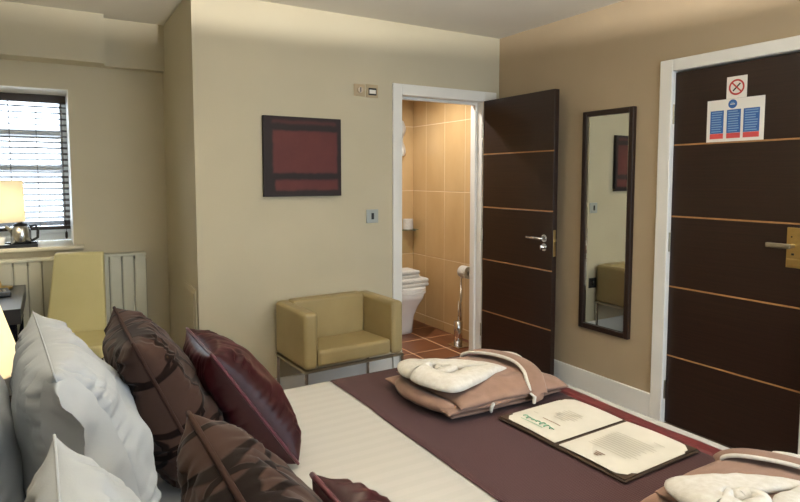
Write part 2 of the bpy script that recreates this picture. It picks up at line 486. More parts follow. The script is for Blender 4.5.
# ------------------------------------------------------------------ bathroom shell
BX0, BX1, BY0, BY1, BH = 1.3, 3.17, YB + .12, 5.01, 2.42
struct(B(BX0 - .1, BX1 + .1, YB, BY1 + .1, -.1, -.002), 'floor_bathroom', 'fgrout')
fb = bpy.data.objects['floor_bathroom']
gx, gy, ts = 2.86, 4.33, .335
xs = [x for x in (gx + ts * k for k in range(-5, 2)) if x < BX1]
ys = [gy + ts * k for k in range(-3, 3)]
for x in [gx + ts * k for k in range(-5, 1)]:
    for y in ys:
        x0, x1, y0, y1 = max(x, BX0), min(x + ts, BX1), max(y, YB + .002), min(y + ts, BY1)
        if x1 - x0 > .03 and y1 - y0 > .03: B(x0 + .006, x1 - .006, y0 + .006, y1 - .006, -.012, 0, .001, 1).build('tile', 'ftile', fb)
struct(B(BX1 - .0095, BX1 + .1, BY0, BY1 + .1, 0, BH), 'wall_bathroom_right', 'grout')
wb = bpy.data.objects['wall_bathroom_right']
tys = [3.53, 3.835, 4.145, 4.455, 4.765, 5.075]; tzs = [.085, .68, 1.315, 1.95, 2.585]
for y0, y1 in zip(tys, tys[1:]):
    y0, y1 = max(y0, BY0), min(y1, BY1)
    B(BX1 - .016, BX1 - .006, y0 + .003, y1 - .003, .002, .082, .002, 1).build('skirting_tile', 'btile', wb)
    for z0, z1 in zip(tzs, tzs[1:]):
        B(BX1 - .012, BX1 - .006, y0 + .003, y1 - .003, z0 + .003, min(z1, BH) - .003, .0015, 1).build('tile', 'btile', wb)
struct(B(BX0, BX1 - .0095, BY1 - .0095, BY1 + .1, 0, BH), 'wall_bathroom_back', 'grout')
wk = bpy.data.objects['wall_bathroom_back']
txs = [BX1 - .01 - .31 * k for k in range(0, 7)]
for x1, x0 in zip(txs, txs[1:]):
    x0 = max(x0, BX0)
    for z0, z1 in zip([.002] + tzs[1:], tzs[1:]):
        B(x0 + .003, x1 - .003, BY1 - .012, BY1 - .006, z0 + .003, min(z1, BH) - .003, .0015, 1).build('tile', 'btile', wk)
struct(B(BX0 - .1, BX0, BY0, BY1, 0, BH), 'wall_bathroom_left', 'btile')
struct(B(BX0 - .1, BX1 + .1, BY0, BY1 + .1, BH, BH + .08), 'ceiling_bathroom', 'ceil')


def downlight(loc, power, label, angle=140):
    t = thing('recessed_downlight', label, 'ceiling light', loc)
    MB().lathe([(.036, -.002), (.045, -.006), (.05, -.002), (.05, 0)], 24).build('bezel', 'chrome', t, smooth=True)
    MB().lathe([(.036, -.002), (.001, -.002)], 24).build('lens', 'fuse', t)
    bulb('downlight_lamp', (0, 0, -.012), power, .03, (1, .96, .91), t, angle)
    return t


downlight((2.45, 4.2, BH), LIGHT['bath'], 'recessed downlight in the bathroom ceiling over the floor tiles', 160)

# ------------------------------------------------------------------ bed
BZ = .63
BXH, BXF, BYN, BYF = -.46, 1.755, .27, 2.14          # head, foot, near side, far side
t = thing('bed', 'wide double bed with brown divan base and padded headboard', 'bed', (0, 0, 0))
B(BXH, BXF - .05, BYN + .05, BYF - .05, .10, .36, .015).build('base', 'divan', t)
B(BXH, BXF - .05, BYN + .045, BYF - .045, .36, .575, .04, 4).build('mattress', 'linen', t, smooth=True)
B(XL + .005, BXH, BYN - .05, BYF + .05, .15, 1.22, .03, 3).build('headboard', 'headb', t, smooth=False)
for x in (BXH + .1, BXF - .15):
    for y in (BYN + .15, BYF - .15):
        MB().lathe([(.022, 0), (.028, .10)], 12, (x, y), close=True).build('leg', 'blackwood', t)


def bed_height(x, y, low=.30, R=.085):
    """height of the made bed: flat top with rounded shoulders falling to a hanging hem"""
    return BZ + .004 * noise.noise(Vector((x * 2.3, y * 2.3, 3))) + .0015 * noise.noise(Vector((x * 7, y * 7, 9)))


def over_edge(s, e0, e1, top, drop, R):
    """profile: s in [0,1] along an arc running up at e0, across, down at e1 -> (coordinate, height, isflat)"""
    span = e1 - e0; arc = PI / 2 * R; L = 2 * drop + 2 * arc + span - 2 * R; d = s * L
    if d < drop: return e0, top - R - drop + d
    d -= drop
    if d < arc:
        a = d / R; return e0 + R - R * math.cos(a), top - R + R * math.sin(a)
    d -= arc
    if d < span - 2 * R: return e0 + R + d, top
    d -= span - 2 * R
    if d < arc:
        a = d / R; return e1 - R + R * math.sin(a), top - R + R * math.cos(a)
    d -= arc
    return e1, top - R - d


def duvet():
    m = MB(); nx, ny = 90, 96; x0 = -.44; R = .045; drop = .19

    def fn(i, j):
        y, zy = over_edge(j, BYN, BYF, 0, drop, R)
        # along x: flat from the head, rounded shoulder at the foot
        span = BXF - R - x0; arc = PI / 2 * R; L = span + arc + drop; d = i * L
        if d < span: x, zx = x0 + d, 0
        elif d < span + arc: a = (d - span) / R; x, zx = BXF - R + R * math.sin(a), -R + R * math.cos(a)
        else: x, zx = BXF, -R - (d - span - arc)
        z = min(zy, zx)
        hang = max(0, -z - R) / drop
        # round the plan corner and let the hem billow a little
        cx = max(0, x - (BXF - .12)); 
        if cx > 0:
            for s_, e in ((1, BYF), (-1, BYN)):
                cy = s_ * (y - e) + .12
                if cy > 0:
                    l = math.hypot(cx, cy)
                    if l > .12: k = .12 / l; x = BXF - .12 + cx * k; y = e - s_ * .12 + s_ * cy * k
        wv = .012 * hang * math.sin(x * 21 + y * 17) + .006 * hang * noise.noise(Vector((x * 5, y * 5, 1)))
        if y < BYN + .01: y -= wv + .004 * hang
        elif y > BYF - .01: y += wv
        if x > BXF - .01: x += wv
        return (x, y, BZ + z + (bed_height(x, y) - BZ) * (1 - hang))
    m.grid(fn, nx, ny)
    o = m.build('duvet', 'stripe', smooth=True)
    return tag(o, 'white satin striped duvet spread over the double bed', 'duvet')


duvet()


def runner():
    t = thing('bed_runner', 'plum brown quilted bed runner with wine red border across the foot end', 'bed runner', (0, 0, 0))
    R = .078; drop = .12

    def strip(xa, xb, lift, nx):
        m = MB()

        def fn(i, j):
            x = xa + (xb - xa) * i
            y, z = over_edge(j, BYN - lift, BYF + lift, 0, drop, R)
            x += .006 * noise.noise(Vector((y * 3, x, 5)))
            zz = z + lift + BZ + (bed_height(x, y) - BZ)
            hang = max(0, -z - R) / drop
            s_ = 1 if y > 1.3 else -1
            y += s_ * .016 * hang + s_ * .006 * hang * math.sin(x * 25)
            edge = min(i, 1 - i) * (xb - xa)
            if edge < .006: zz -= lift * .6 * (1 - edge / .006)
            return (x, y, zz)
        m.grid(fn, nx, 110)
        return m
    strip(.935, 1.620, .009, 60).build('quilted_panel', 'runner', t, smooth=True)
    strip(1.614, 1.676, .0105, 8).build('border', 'runner_red', t, smooth=True)
    return t


runner()


# ------------------------------------------------------------------ pillows and cushions
def pillow(name, label, cat, group, near_bottom, near_top, y0, y1, T, fabric, pipe=None, wrinkle=.006, seed=0, sag=.15, yaw=0, concave=.06, pinch=.42, pipe_r=.0045):
    b = Vector((near_bottom[0], 0, near_bottom[1])); tp = Vector((near_top[0], 0, near_top[1]))
    V = (tp - b).normalized(); U = Vector((0, 1, 0)); N = U.cross(V)
    hv = (tp - b).length / 2; hu = (y1 - y0) / 2
    c = (b + tp) / 2 + Vector((0, (y0 + y1) / 2, 0))
    R = Matrix((U, V, N)).transposed().to_4x4()
    mw = Matrix.Translation(c) @ Matrix.Rotation(yaw, 4, 'Z') @ R
    n = 64

    def plane(a, bb):
        x = a * hu * (1 - concave * (1 - bb * bb) * abs(a) ** 2); y = bb * hv * (1 - concave * (1 - a * a) * abs(bb) ** 2)
        return x, y

    def side(sg):
        def fn(i, j):
            a = math.sin((i * 2 - 1) * PI / 2) * .6 + (i * 2 - 1) * .4; bb = math.sin((j * 2 - 1) * PI / 2) * .6 + (j * 2 - 1) * .4
            x, y = plane(a, bb)
            e = max(0, (1 - a * a)) * max(0, (1 - bb * bb))
            z = T / 2 * e ** pinch * (1 + sag * -bb)
            # gathers: folds that run in from the seams and fade towards the middle
            k = (1 - e) * min(1, e * 8)
            f = (1 - 2.6 * abs(noise.noise(Vector((a * 7 + seed, bb * 1.1, sg * 3 + seed))))) * max(0, abs(bb) - .3) * .8 + (1 - 2.6 * abs(noise.noise(Vector((a * 1.1, bb * 8 + seed, sg * 5))))) * max(0, abs(a) - .3) * .8
            z += wrinkle * k * f * 2.2 + wrinkle * min(1, e * 5) * noise.noise(Vector((a * 2.6 + seed, bb * 2.6, sg * 2))) * 1.2
            return (x, y, sg * max(z, 0.0))
        return fn
    m = MB(); m.grid(side(1), n, n); m.grid(side(-1), n, n, True)
    o = m.build(name, fabric, smooth=True, weld=True, matrix=mw)
    tag(o, label, cat, group)
    if pipe:
        pts = []
        q = 28
        for k in range(q): pts.append(plane(-1 + 2 * k / q, -1))
        for k in range(q): pts.append(plane(1, -1 + 2 * k / q))
        for k in range(q): pts.append(plane(1 - 2 * k / q, 1))
        for k in range(q): pts.append(plane(-1, 1 - 2 * k / q))
        MB().tube([(x, y, 0) for x, y in pts], pipe_r, 8, closed=True, up=(0, 0, 1)).build('piping', pipe, o, smooth=True)
    return o, plane, hu, hv


G1, G2, G3 = 'white pillows at the head of the bed', 'brown velvet cushions on the bed', 'burgundy satin cushions on the bed'
def pillow_flap(o, hu, hv, seed, ext=.075):
    """open end of the pillowcase: a soft cuff that hangs past the near edge"""
    m = MB()

    def fn(i, j):
        ph = 2 * PI * j; bb = math.cos(ph); sg = math.sin(ph)
        e = max(0, 1 - bb * bb) ** .5
        x0 = -hu * .90; x = x0 - (ext + .012 * noise.noise(Vector((bb * 3, .3, seed)))) * i
        zz = math.copysign(1, sg) * e * (.062 - .0615 * i) + .030 * i * noise.noise(Vector((bb * 3.2, .5, seed))) + .006 * noise.noise(Vector((bb * 8, i * 2, seed)))
        return (x, bb * hv * (.97 - .10 * i * (bb > 0)), zz)
    m.grid(fn, 14, 72)
    return m.build('pillowcase_cuff', 'linen', o, smooth=True, weld=True)


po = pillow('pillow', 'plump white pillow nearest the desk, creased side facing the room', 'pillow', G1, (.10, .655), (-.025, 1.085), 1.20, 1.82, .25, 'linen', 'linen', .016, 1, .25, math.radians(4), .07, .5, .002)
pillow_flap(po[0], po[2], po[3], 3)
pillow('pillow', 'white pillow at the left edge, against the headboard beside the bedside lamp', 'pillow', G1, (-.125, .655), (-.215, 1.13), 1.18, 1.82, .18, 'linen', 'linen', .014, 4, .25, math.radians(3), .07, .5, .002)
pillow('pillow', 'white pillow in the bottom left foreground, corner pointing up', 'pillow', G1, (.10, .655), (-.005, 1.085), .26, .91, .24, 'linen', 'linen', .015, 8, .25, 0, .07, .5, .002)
pillow('cushion', 'brown velvet cushion with dark ring pattern leaning on the far white pillow', 'cushion', G2, (.335, .65), (.155, 1.055), 1.44, 1.90, .22, 'swirl', 'brown_pipe', .012, 11, .2, 0, .06)
pillow('cushion', 'brown velvet cushion with dark ring pattern in the bottom foreground', 'cushion', G2, (.36, .65), (.18, 1.06), .50, .96, .22, 'swirl', 'brown_pipe', .012, 15, .2, 0, .06)
pillow('cushion', 'burgundy satin cushion standing whole on the white duvet', 'cushion', G3, (.566, .648), (.34, .99), 1.49, 1.80, .19, 'satin', 'burg_pipe', .009, 21, .15, 0, .06)
pillow('cushion', 'burgundy satin cushion of which only the tip shows at the bottom edge', 'cushion', G3, (.55, .648), (.322, .995), .40, .79, .19, 'satin', 'burg_pipe', .009, 25, .15, 0, .06)


# ------------------------------------------------------------------ folded bathrobes
def spline(P, u):
    """Catmull-Rom through the points P at u in [0,1]"""
    k = u * (len(P) - 1); q = min(int(k), len(P) - 2); f = k - q
    g = lambda n: Vector(P[max(0, min(len(P) - 1, n))])
    p0, p1, p2, p3 = g(q - 1), g(q), g(q + 1), g(q + 2)
    return .5 * ((2 * p1) + (p2 - p0) * f + (2 * p0 - 5 * p1 + 4 * p2 - p3) * f * f + (3 * p1 - p0 - 3 * p2 + p3) * f ** 3)


def bathrobe(label, loc, rz):
    t = thing('bathrobe', label, 'bathrobe', loc, rz, 'folded bathrobes on the bed runner')
    L, D = .53, .41

    def rim(a, k=5):
        return max(0., 1 - abs(a) ** k) ** .5

    def slab(x0, x1, y0, y1, z0, z1, seed, m, name, nx=48, ny=36, crown=0, droop=0):
        mb = MB()

        def fn(sg):
            def f(i, j):
                a, b = math.sin((2 * i - 1) * PI / 2), math.sin((2 * j - 1) * PI / 2)
                x = (x0 + x1) / 2 + (x1 - x0) / 2 * a; y = (y0 + y1) / 2 + (y1 - y0) / 2 * b
                x += .014 * noise.noise(Vector((y * 9, seed, 1))) * abs(a) ** 3
                y += .012 * noise.noise(Vector((x * 7, seed, 7))) * abs(b) ** 3
                r = rim(a, 8) * rim(b, 8)
                z = (z0 + z1) / 2 + sg * (z1 - z0) / 2 * r
                z -= droop * max(0, a) ** 2 * (z0 > .03) + .010 * (z0 > .03) * max(0, -b) ** 3
                if sg > 0:
                    z += crown * (1 - a * a) * (1 - b * b) + .007 * r * noise.noise(Vector((x * 8 + seed, y * 10, 4))) + .005 * r * noise.noise(Vector((x * 16 + seed, y * 26, 4)))
                return (x, y, max(z, .0005))
            return f
        mb.grid(fn(1), nx, ny); mb.grid(fn(-1), nx, ny, True)
        return mb.build(name, m, t, smooth=True, weld=True)
    slab(-L / 2 + .02, L / 2 - .01, -D / 2 + .012, D / 2 - .02, .000, .026, 1, 'robe', 'folded_layer')
    slab(-L / 2 - .008, L / 2 - .03, -D / 2, D / 2, .020, .048, 2, 'robe', 'folded_layer', droop=.004)
    slab(-L / 2 + .035, L / 2, -D / 2 - .006, D / 2 - .012, .040, .078, 3, 'robe', 'front_panel', crown=.016, droop=.018)

    def roll(pts, r, name, m, flat=.7, n=14):
        N = 8 * (len(pts) - 1) + 1
        Q = [spline(pts, i / (N - 1)) for i in range(N)]
        rr = [r * min(1, .45 + 4 * min(i, N - 1 - i) / N) * (1 + .12 * noise.noise(Vector((i * .35, r * 90, 1)))) for i in range(N)]
        mb = MB(); mb.tube(Q, rr, n, flat=flat, up=(0, 0, 1)); return mb.build(name, m, t, smooth=True)
    roll([(-L / 2 + .04, -D / 2 + .03, .036), (-L / 2 + .0, -.08, .04), (-L / 2 - .01, .04, .04), (-L / 2 + .03, D / 2 - .05, .036)], .030, 'sleeve', 'robe', .8)

    # white shawl collar: two broad lapels that meet in a point at the belt, rolled open at the neck
    def lapel(outer, inner, h0, h1, seed):
        mb = MB()

        def fn(i, j):
            A, Bv = spline(outer, i), spline(inner, i); c = (A + Bv) / 2; d = (A - Bv) / 2
            ph = 2 * PI * j; cs, sn = math.cos(ph), math.sin(ph)
            e = math.copysign(abs(cs) ** .8, cs)
            h = (h0 + (h1 - h0) * i) * (1 - .75 * max(0, (i - .9) / .1))
            p = c + d * e
            z = .084 + .010 * (1 - i) + h / 2 * (1 + math.copysign(abs(sn) ** .7, sn)) - .012 * max(0, e) ** 3 * (1 - .4 * i)
            z += .006 * noise.noise(Vector((p.x * 13, p.y * 13, seed))) * (sn > 0) + .003 * noise.noise(Vector((p.x * 34, p.y * 34, seed))) * (sn > 0)
            return (p.x, p.y, z)
        mb.grid(fn, 64, 24)
        return mb.build('lapel', 'terry', t, smooth=True, weld=True)
    lapel([(-.20, .03), (-.285, .02), (-.278, .10), (-.225, .165), (-.11, .125), (.0, .062), (.095, -.03)],
          [(-.19, .01), (-.20, .005), (-.19, .035), (-.15, .045), (-.09, .005), (.0, -.028), (.088, -.05)], .044, .020, 1)
    lapel([(-.20, .02), (-.288, .0), (-.275, -.10), (-.225, -.175), (-.12, -.15), (-.01, -.105), (.10, -.062)],
          [(-.19, .01), (-.20, .0), (-.185, -.04), (-.15, -.055), (-.08, -.030), (.0, -.036), (.092, -.048)], .046, .022, 5)
    roll([(-.19, .0, .095), (-.165, -.03, .108), (-.13, -.03, .110), (-.12, .0, .108), (-.15, .018, .104), (-.165, .0, .108)], .020, 'lining', 'terry', .9)

    # belt laid over the bundle in a bow, piped in white along its outer edge
    P = [(.085, .195, .050), (.095, .182, .078), (.112, .13, .100), (.150, .03, .108), (.168, -.06, .102), (.150, -.14, .090), (.118, -.195, .072), (.105, -.222, .045), (.10, -.224, .018)]

    def strap(dx, w, th, lift, name, m):
        mb = MB()

        def fn(i, j):
            c = spline(P, i); c2 = spline(P, min(1, i + .01)); c1 = spline(P, max(0, i - .01)); tg = (c2 - c1).normalized()
            up = Vector((0, 0, 1)); sd = tg.cross(up)
            sd = Vector((1, .25, 0)).normalized() if sd.length < .3 else sd.normalized()
            if sd.x < 0: sd = -sd
            nn = sd.cross(tg).normalized()
            if nn.z < -.01 or (abs(nn.z) < .3 and nn.y * (c.y + .02) < 0): nn = -nn
            ph = 2 * PI * j
            return c + sd * (dx + w / 2 * math.cos(ph)) + nn * (lift + th / 2 * math.sin(ph))
        mb.grid(fn, 60, 12)
        return mb.build(name, m, t, smooth=True, weld=True)
    strap(0, .062, .010, .002, 'belt', 'robe')
    strap(-.033, .013, .012, .004, 'belt_piping', 'terry')
    roll([(-.10, -D / 2 - .006, .012), (-.103, -D / 2 - .010, .028), (-.088, -D / 2 - .006, .042)], .006, 'cuff_trim', 'terry', 1, 8)
    roll([(.185, .10, .085), (.215, .05, .088), (.222, .0, .082)], .022, 'cuff', 'terry', .6)
    return t


bathrobe('folded taupe bathrobe with white collar lying whole near the armchair', (1.345, 1.69, BZ + .0125), 0)
r2 = bathrobe('folded taupe bathrobe with white collar cut off by the bottom right corner', (1.425, .675, BZ + .0125), math.radians(2))
r2.scale = (.9, .9, .85)


# ------------------------------------------------------------------ welcome folder
def folder():
    t = thing('open_folder', 'open brown folder with two cream printed pages on the runner', 'folder', (1.42, 1.205, BZ + .014), math.radians(1))
    hx, hy = .168, .245                                    # half sizes: x across the sheet, y along the opened width
    B(-hx, hx, -hy, -.006, 0, .006, .002, 1).build('cover_board', 'cover', t)
    B(-hx, hx, .006, hy, 0, .006, .002, 1).build('cover_board', 'cover', t)
    B(-hx, hx, -.006, .006, 0, .004).build('spine', 'cover', t)

    def sheet(y0, y1, clip, seed):
        mb = MB(); x0, x1 = -hx + .012, hx - .012; c = .030

        def fn(i, j):
            y = y0 + (y1 - y0) * j; x = x0 + (x1 - x0) * i
            e = (y - clip[1]) if clip[0] > 0 else (clip[1] - y)
            if e > -c:                                     # clipped corners at the outer edge
                k = max(0, c + e); x = max(x0 + k, min(x1 - k, x))
            z = .0085 + .004 * math.sin(PI * j) * (.6 + .4 * i)
            return (x, y, z)
        mb.grid(fn, 16, 16)
        mb.grid(lambda i, j: Vector(fn(i, j)) - Vector((0, 0, .0012)), 16, 16, True)
        return mb.build('page', 'paper', t, smooth=True)

    def zat(y, y0, y1): return .0092 + .004 * math.sin(PI * (y - y0) / (y1 - y0))
    pA = sheet(.008, hy - .008, (1, hy - .008), 1); pB = sheet(-hy + .008, -.008, (-1, -hy + .008), 2)
    for (sx, sy) in ((1, 1), (-1, 1), (1, -1), (-1, -1)):     # leatherette corner mounts
        c = .058; X, Y = sx * (hx - .004), sy * (hy - .004)
        poly = [(X, Y), (X - sx * c, Y), (X, Y - sy * c)]
        if sx * sy < 0: poly = poly[::-1]
        MB().prism(poly, .0062, .0088).build('corner_mount', 'cover', t)
    rnd = random.Random(3)
    # text runs along y on both sheets (lines stacked along x)

    def line(x, ya, yb, wd, m, pg, y0, y1):
        q = MB(); k = 5

        def fn(i, j):
            y = ya + (yb - ya) * i; return (x + wd * (j - .5), y, zat(y, y0, y1) + .0006 + .0016 * (x / hx) * 0)
        q.grid(fn, k, 1); q.build('text_line', m, pg)
    a0, a1 = .008, hy - .008
    for k in range(7):
        l = .05 + .05 * rnd.random(); line(.055 - k * .0125, .115 - l / 2, .115 + l / 2, .0035, 'ink', pA, a0, a1)
    line(-.060, .075, .150, .004, 'ink2', pA, a0, a1)
    line(-.045, .185, .205, .004, 'ink', pA, a0, a1)
    # green script flourish
    pts = []
    for k in range(60):
        u = k / 59; pts.append((-.098 + .011 * math.sin(u * 40) * (.6 + .4 * math.cos(u * 9)), .195 - .125 * u + .006 * math.sin(u * 40 + 1.2)))
    MB().tube([(x, y, zat(y, a0, a1) + .0008) for x, y in pts], .0017, 5).build('script_lettering', 'green', pA)
    line(-.118, .095, .19, .004, 'green', pA, a0, a1)
    b0, b1 = -hy + .008, -.008
    for k in range(11):
        l = .155 - .03 * rnd.random(); line(.055 - k * .0125, -.045 - l, -.045, .0035, 'ink', pB, b0, b1)
    line(.085, -.19, -.155, .0035, 'ink', pB, b0, b1)
    for k in range(3): line(-.103 - k * .009, -.130 + .004 * k, -.098 - .004 * k, .0045, 'ink2', pB, b0, b1)


folder()


# ------------------------------------------------------------------ armchair
def armchair():
    t = thing('armchair', 'olive tan leather cube armchair on thin chrome legs below the painting', 'armchair', (1.555, 3.335, 0), math.radians(2.6))
    W, D, z0, z1 = .68, .45, .33, .665; aw = .085
    hw, hd = W / 2, D / 2
    for s in (-1, 1):
        a, b = sorted((s * hw, s * (hw - aw)))
        B(a, b, -hd, hd, z0, z1, .026, 4).build('arm', 'leather', t, smooth=False)
    B(-hw + aw, hw - aw, hd - .10, hd, z0, z1 + .004, .016, 3).build('backrest', 'leather', t)
    mb = MB().box(-hw + aw + .003, hw - aw - .003, -hd + .004, hd - .1, z0 + .005, .43, .022, 4)
    for v in mb.bm.verts:
        if v.co.z > .40: v.co.z += .012 * (1 - (v.co.x / .26) ** 2) - .02 * (v.co.y + hd) / D
    mb.build('seat', 'leather', t, smooth=False)
    m = MB()
    m.box(-hw, hw, -hd, -hd + .02, z0 - .016, z0 - .001); m.box(-hw, hw, hd - .02, hd, z0 - .016, z0 - .001)
    m.box(-hw, -hw + .02, -hd + .02, hd - .02, z0 - .016, z0 - .001); m.box(hw - .02, hw, -hd + .02, hd - .02, z0 - .016, z0 - .001)
    m.build('base_frame', 'steel', t)
    for sx in (-1, 1):
        for sy in (-1, 1):
            a, b = sorted((sx * hw, sx * (hw - .02))); c, d = sorted((sy * hd, sy * (hd - .02)))
            B(a, b, c, d, 0, z0 - .016, .001, 1).build('leg', 'chrome', t)
    for sx in (-1, 1):                                     # stitched seam down each arm front
        x = sx * (hw - aw)
        MB().tube([(x, -hd - .0005, z0 + .01), (x, -hd - .0005, z1 - .02)], .0018, 6).build('seam', 'leather', t)


armchair()


# ------------------------------------------------------------------ alcove: desk, chair, lamp, radiator, blind, tea tray
def desk():
    t = thing('desk', 'glossy black desk in the corner under the window', 'desk', (0, 0, 0))
    B(XL + .01, -.145, 3.645, 4.47, .668, .75, .003).build('desktop', 'desktop', t)
    B(XL + .03, -.20, 3.67, 3.69, .58, .668).build('front_rail', 'blackwood', t)
    B(XL + .03, -.175, 3.72, 4.44, .58, .668, .003).build('drawer_box', 'blackwood', t)
    d = B(-.175, -.165, 3.74, 4.42, .59, .66, .002).build('drawer', 'blackwood', t)
    MB().tube([(-.165, 4.1, .625), (-.15, 4.1, .625)], .009, 10).build('knob', 'chrome', d)
    for x in (XL + .04, -.205):
        for y in (3.66, 4.42): B(x, x + .04, y, y + .04, 0, .668, .003).build('leg', 'blackwood', t)


desk()
t = thing('telephone', 'low black telephone on the black desk at the left edge', 'telephone', (-.295, 4.13, .75), math.radians(8))
B(-.08, .08, -.095, .095, 0, .028, .008, 3).build('body', 'dark', t)
m = MB(); m.box(-.07, -.02, -.095, -.05, .028, .055, .01, 3); m.box(-.07, -.02, .05, .095, .028, .055, .01, 3); m.box(-.065, -.025, -.07, .07, .042, .062, .008, 3); m.build('handset', 'dark', t)
for i in range(4):
    for j in range(3): B(.0 + j * .022, .015 + j * .022, -.06 + i * .022, -.045 + i * .022, .028, .031, .001, 1).build('key', 'steel', t)


def desk_chair():
    t = thing('desk_chair', 'cream leather desk chair with tall flat back by the radiator', 'chair', (.105, 4.0, 0), math.radians(-12))
    m = MB()
    w0, w1 = .175, .135                                    # half widths: at seat, at top
    for k in range(1):
        m.box(-w0, w0, .10, .155, .40, .972, .014, 3)
    for v in m.bm.verts:
        f = (v.co.z - .40) / .60; v.co.x = v.co.x * (1 + (w1 / w0 - 1) * f) + (f - .5) * .03; v.co.y += .075 * f - .02 * math.sin(f * PI)
    m.build('backrest', 'creamleather', t)
    B(-.195, .195, -.27, .13, .40, .485, .022, 4).build('seat', 'creamleather', t)
    for sx in (-1, 1):
        for y in (-.24, .115):
            B(sx * .17 - .02, sx * .17 + .02, y - .02, y + .02, 0, .405, .003, 1).build('leg', 'blackwood', t)


desk_chair()


def table_lamp(label, loc, r0, r1, z0, z1, power, base_h, bulb_col=WARM):
    t = thing('table_lamp', label, 'lamp', loc)
    MB().lathe([(.075, 0), (.075, .012), (.02, .022), (.014, .05)], 24, close=True).build('base', 'brass', t, smooth=True)
    MB().tube([(0, 0, .02), (0, 0, base_h)], .010, 12).build('stem', 'brass', t, smooth=True)
    m = MB(); m.lathe([(r0, z0), (r1, z1)], 40); m.lathe([(r0 - .002, z0), (r1 - .002, z1)], 40)
    s = m.build('shade', 'shade', t, smooth=True)
    for r, z in ((r0, z0), (r1, z1)):
        MB().tube([(r * math.cos(2 * PI * k / 40), r * math.sin(2 * PI * k / 40), z) for k in range(40)], .003, 6, closed=True, up=(0, 0, 1)).build('rim', 'shade', s)
    MB().lathe([(.012, base_h), (.016, base_h + .02), (.028, base_h + .055), (.02, base_h + .085), (.001, base_h + .092)], 14).build('bulb_glass', 'pane', t, smooth=True)
    bulb('lamp_light', (0, 0, base_h + .055), power, .03, bulb_col, t)
    return t


table_lamp('lit cream drum table lamp on the desk in front of the window', (-.285, 4.36, .75), .160, .154, .422, .674, LIGHT['desk'], .47)
t = thing('bedside_table', 'dark bedside table beside the head of the bed', 'table', (-.36, 2.42, 0))
B(-.22, .22, -.2, .2, .50, .53, .003).build('top', 'blackwood', t)
B(-.2, .2, -.18, .18, .14, .50, .003).build('body', 'blackwood', t)
d = B(.2, .212, -.17, .17, .33, .49, .002).build('drawer', 'blackwood', t)
MB().tube([(.212, 0, .41), (.23, 0, .41)], .008, 10).build('knob', 'chrome', d)
for sx in (-1, 1):
    for sy in (-1, 1): B(sx * .18 - .015, sx * .18 + .015, sy * .16 - .015, sy * .16 + .015, 0, .14).build('leg', 'blackwood', t)
table_lamp('lit cone shaded bedside lamp at the left edge behind the pillows', (-.32, 2.42, .53), .225, .155, .25, .50, LIGHT['bedside'], .30)


def radiator():
    t = thing('radiator', 'cream column radiator on the wall below the window', 'radiator', (0, YW - .10, 0))
    x1 = .585; n = 14; sw = .0795
    for k in range(n):
        a = x1 - (k + 1) * sw; b = x1 - k * sw
        m = MB().box(a + .003, b - .003, -.005, .07, .235, .895, .008, 2)
        m.build('radiator_section', 'radiator', t)
    B(x1 - n * sw, x1, .002, .062, .25, .865).build('core', 'radgap', t)
    B(x1 - n * sw, x1, -.012, .078, .893, .912, .003).build('top_cover', 'radiator', t)
    m = MB(); m.tube([(x1, .035, .27), (x1 + .05, .035, .27)], .009, 10); m.tube([(x1 + .05, .035, 0), (x1 + .05, .035, .285)], .008, 10); m.build('pipe', 'chrome', t, smooth=True)
    MB().lathe([(.018, .285), (.022, .30), (.022, .335), (.016, .345), (.001, .346)], 16, (x1 + .05, .035), close=True).build('valve', 'chrome', t, smooth=True)
    for x in (-.4, .4): B(x - .02, x + .02, .06, .096, .3, .8).build('bracket', 'radiator', t)


radiator()


def blind():
    t = thing('venetian_blind', 'dark wooden venetian blind open in the window recess', 'blind', (0, YW + .335, 0))
    x0, x1 = WX0 + .01, WX1 - .008
    B(x0, x1, -.03, .03, 1.972, 2.026, .003).build('headrail', 'slat', t)
    rot = Matrix.Rotation(math.radians(17), 3, 'X'); z = 1.945; sm = None
    while z > 1.15:
        if sm is None: sm = B(x0, x1, -.025, .025, -.0015, .0015, .0012, 1).rotx(rot).build('slat', 'slat', t, loc=(0, 0, z))
        else:
            o = sm.copy(); COL.objects.link(o); o.location = (0, 0, z)
        z -= .0415
    for k in range(5): B(x0, x1, -.025, .025, 1.126 - .007 * k, 1.130 - .007 * k).build('slat', 'slat', t)
    B(x0, x1, -.026, .026, 1.068, 1.092, .003).build('bottom_rail', 'slat', t)
    for x in (-.33, -.215, -.055, .1):
        for y in (-.027, .027): MB().tube([(x, y, 1.09), (x, y, 1.98)], .0016, 5).build('ladder_cord', 'cord', t)
    MB().tube([(x1 - .03, -.04, 1.99), (x1 - .028, -.042, 1.05)], .0018, 5).build('pull_cord', 'cord', t)
    MB().lathe([(.002, 1.055), (.008, 1.045), (.009, 1.01), (.004, 1.0)], 10, (x1 - .028, -.042), close=True).build('cord_weight', 'slat', t)


blind()

# tea tray on the sill
TZ = .98
t = thing('tray', 'black serving tray on the window sill', 'tray', (-.26, 4.665, TZ))
m = MB().box(-.19, .19, -.09, .09, 0, .006, .002); m.box(-.19, .19, -.09, -.084, .006, .022); m.box(-.19, .19, .084, .09, .006, .022); m.box(-.19, -.184, -.084, .084, .006, .022); m.box(.184, .19, -.084, .084, .006, .022)
m.build('tray_body', 'dark', t)


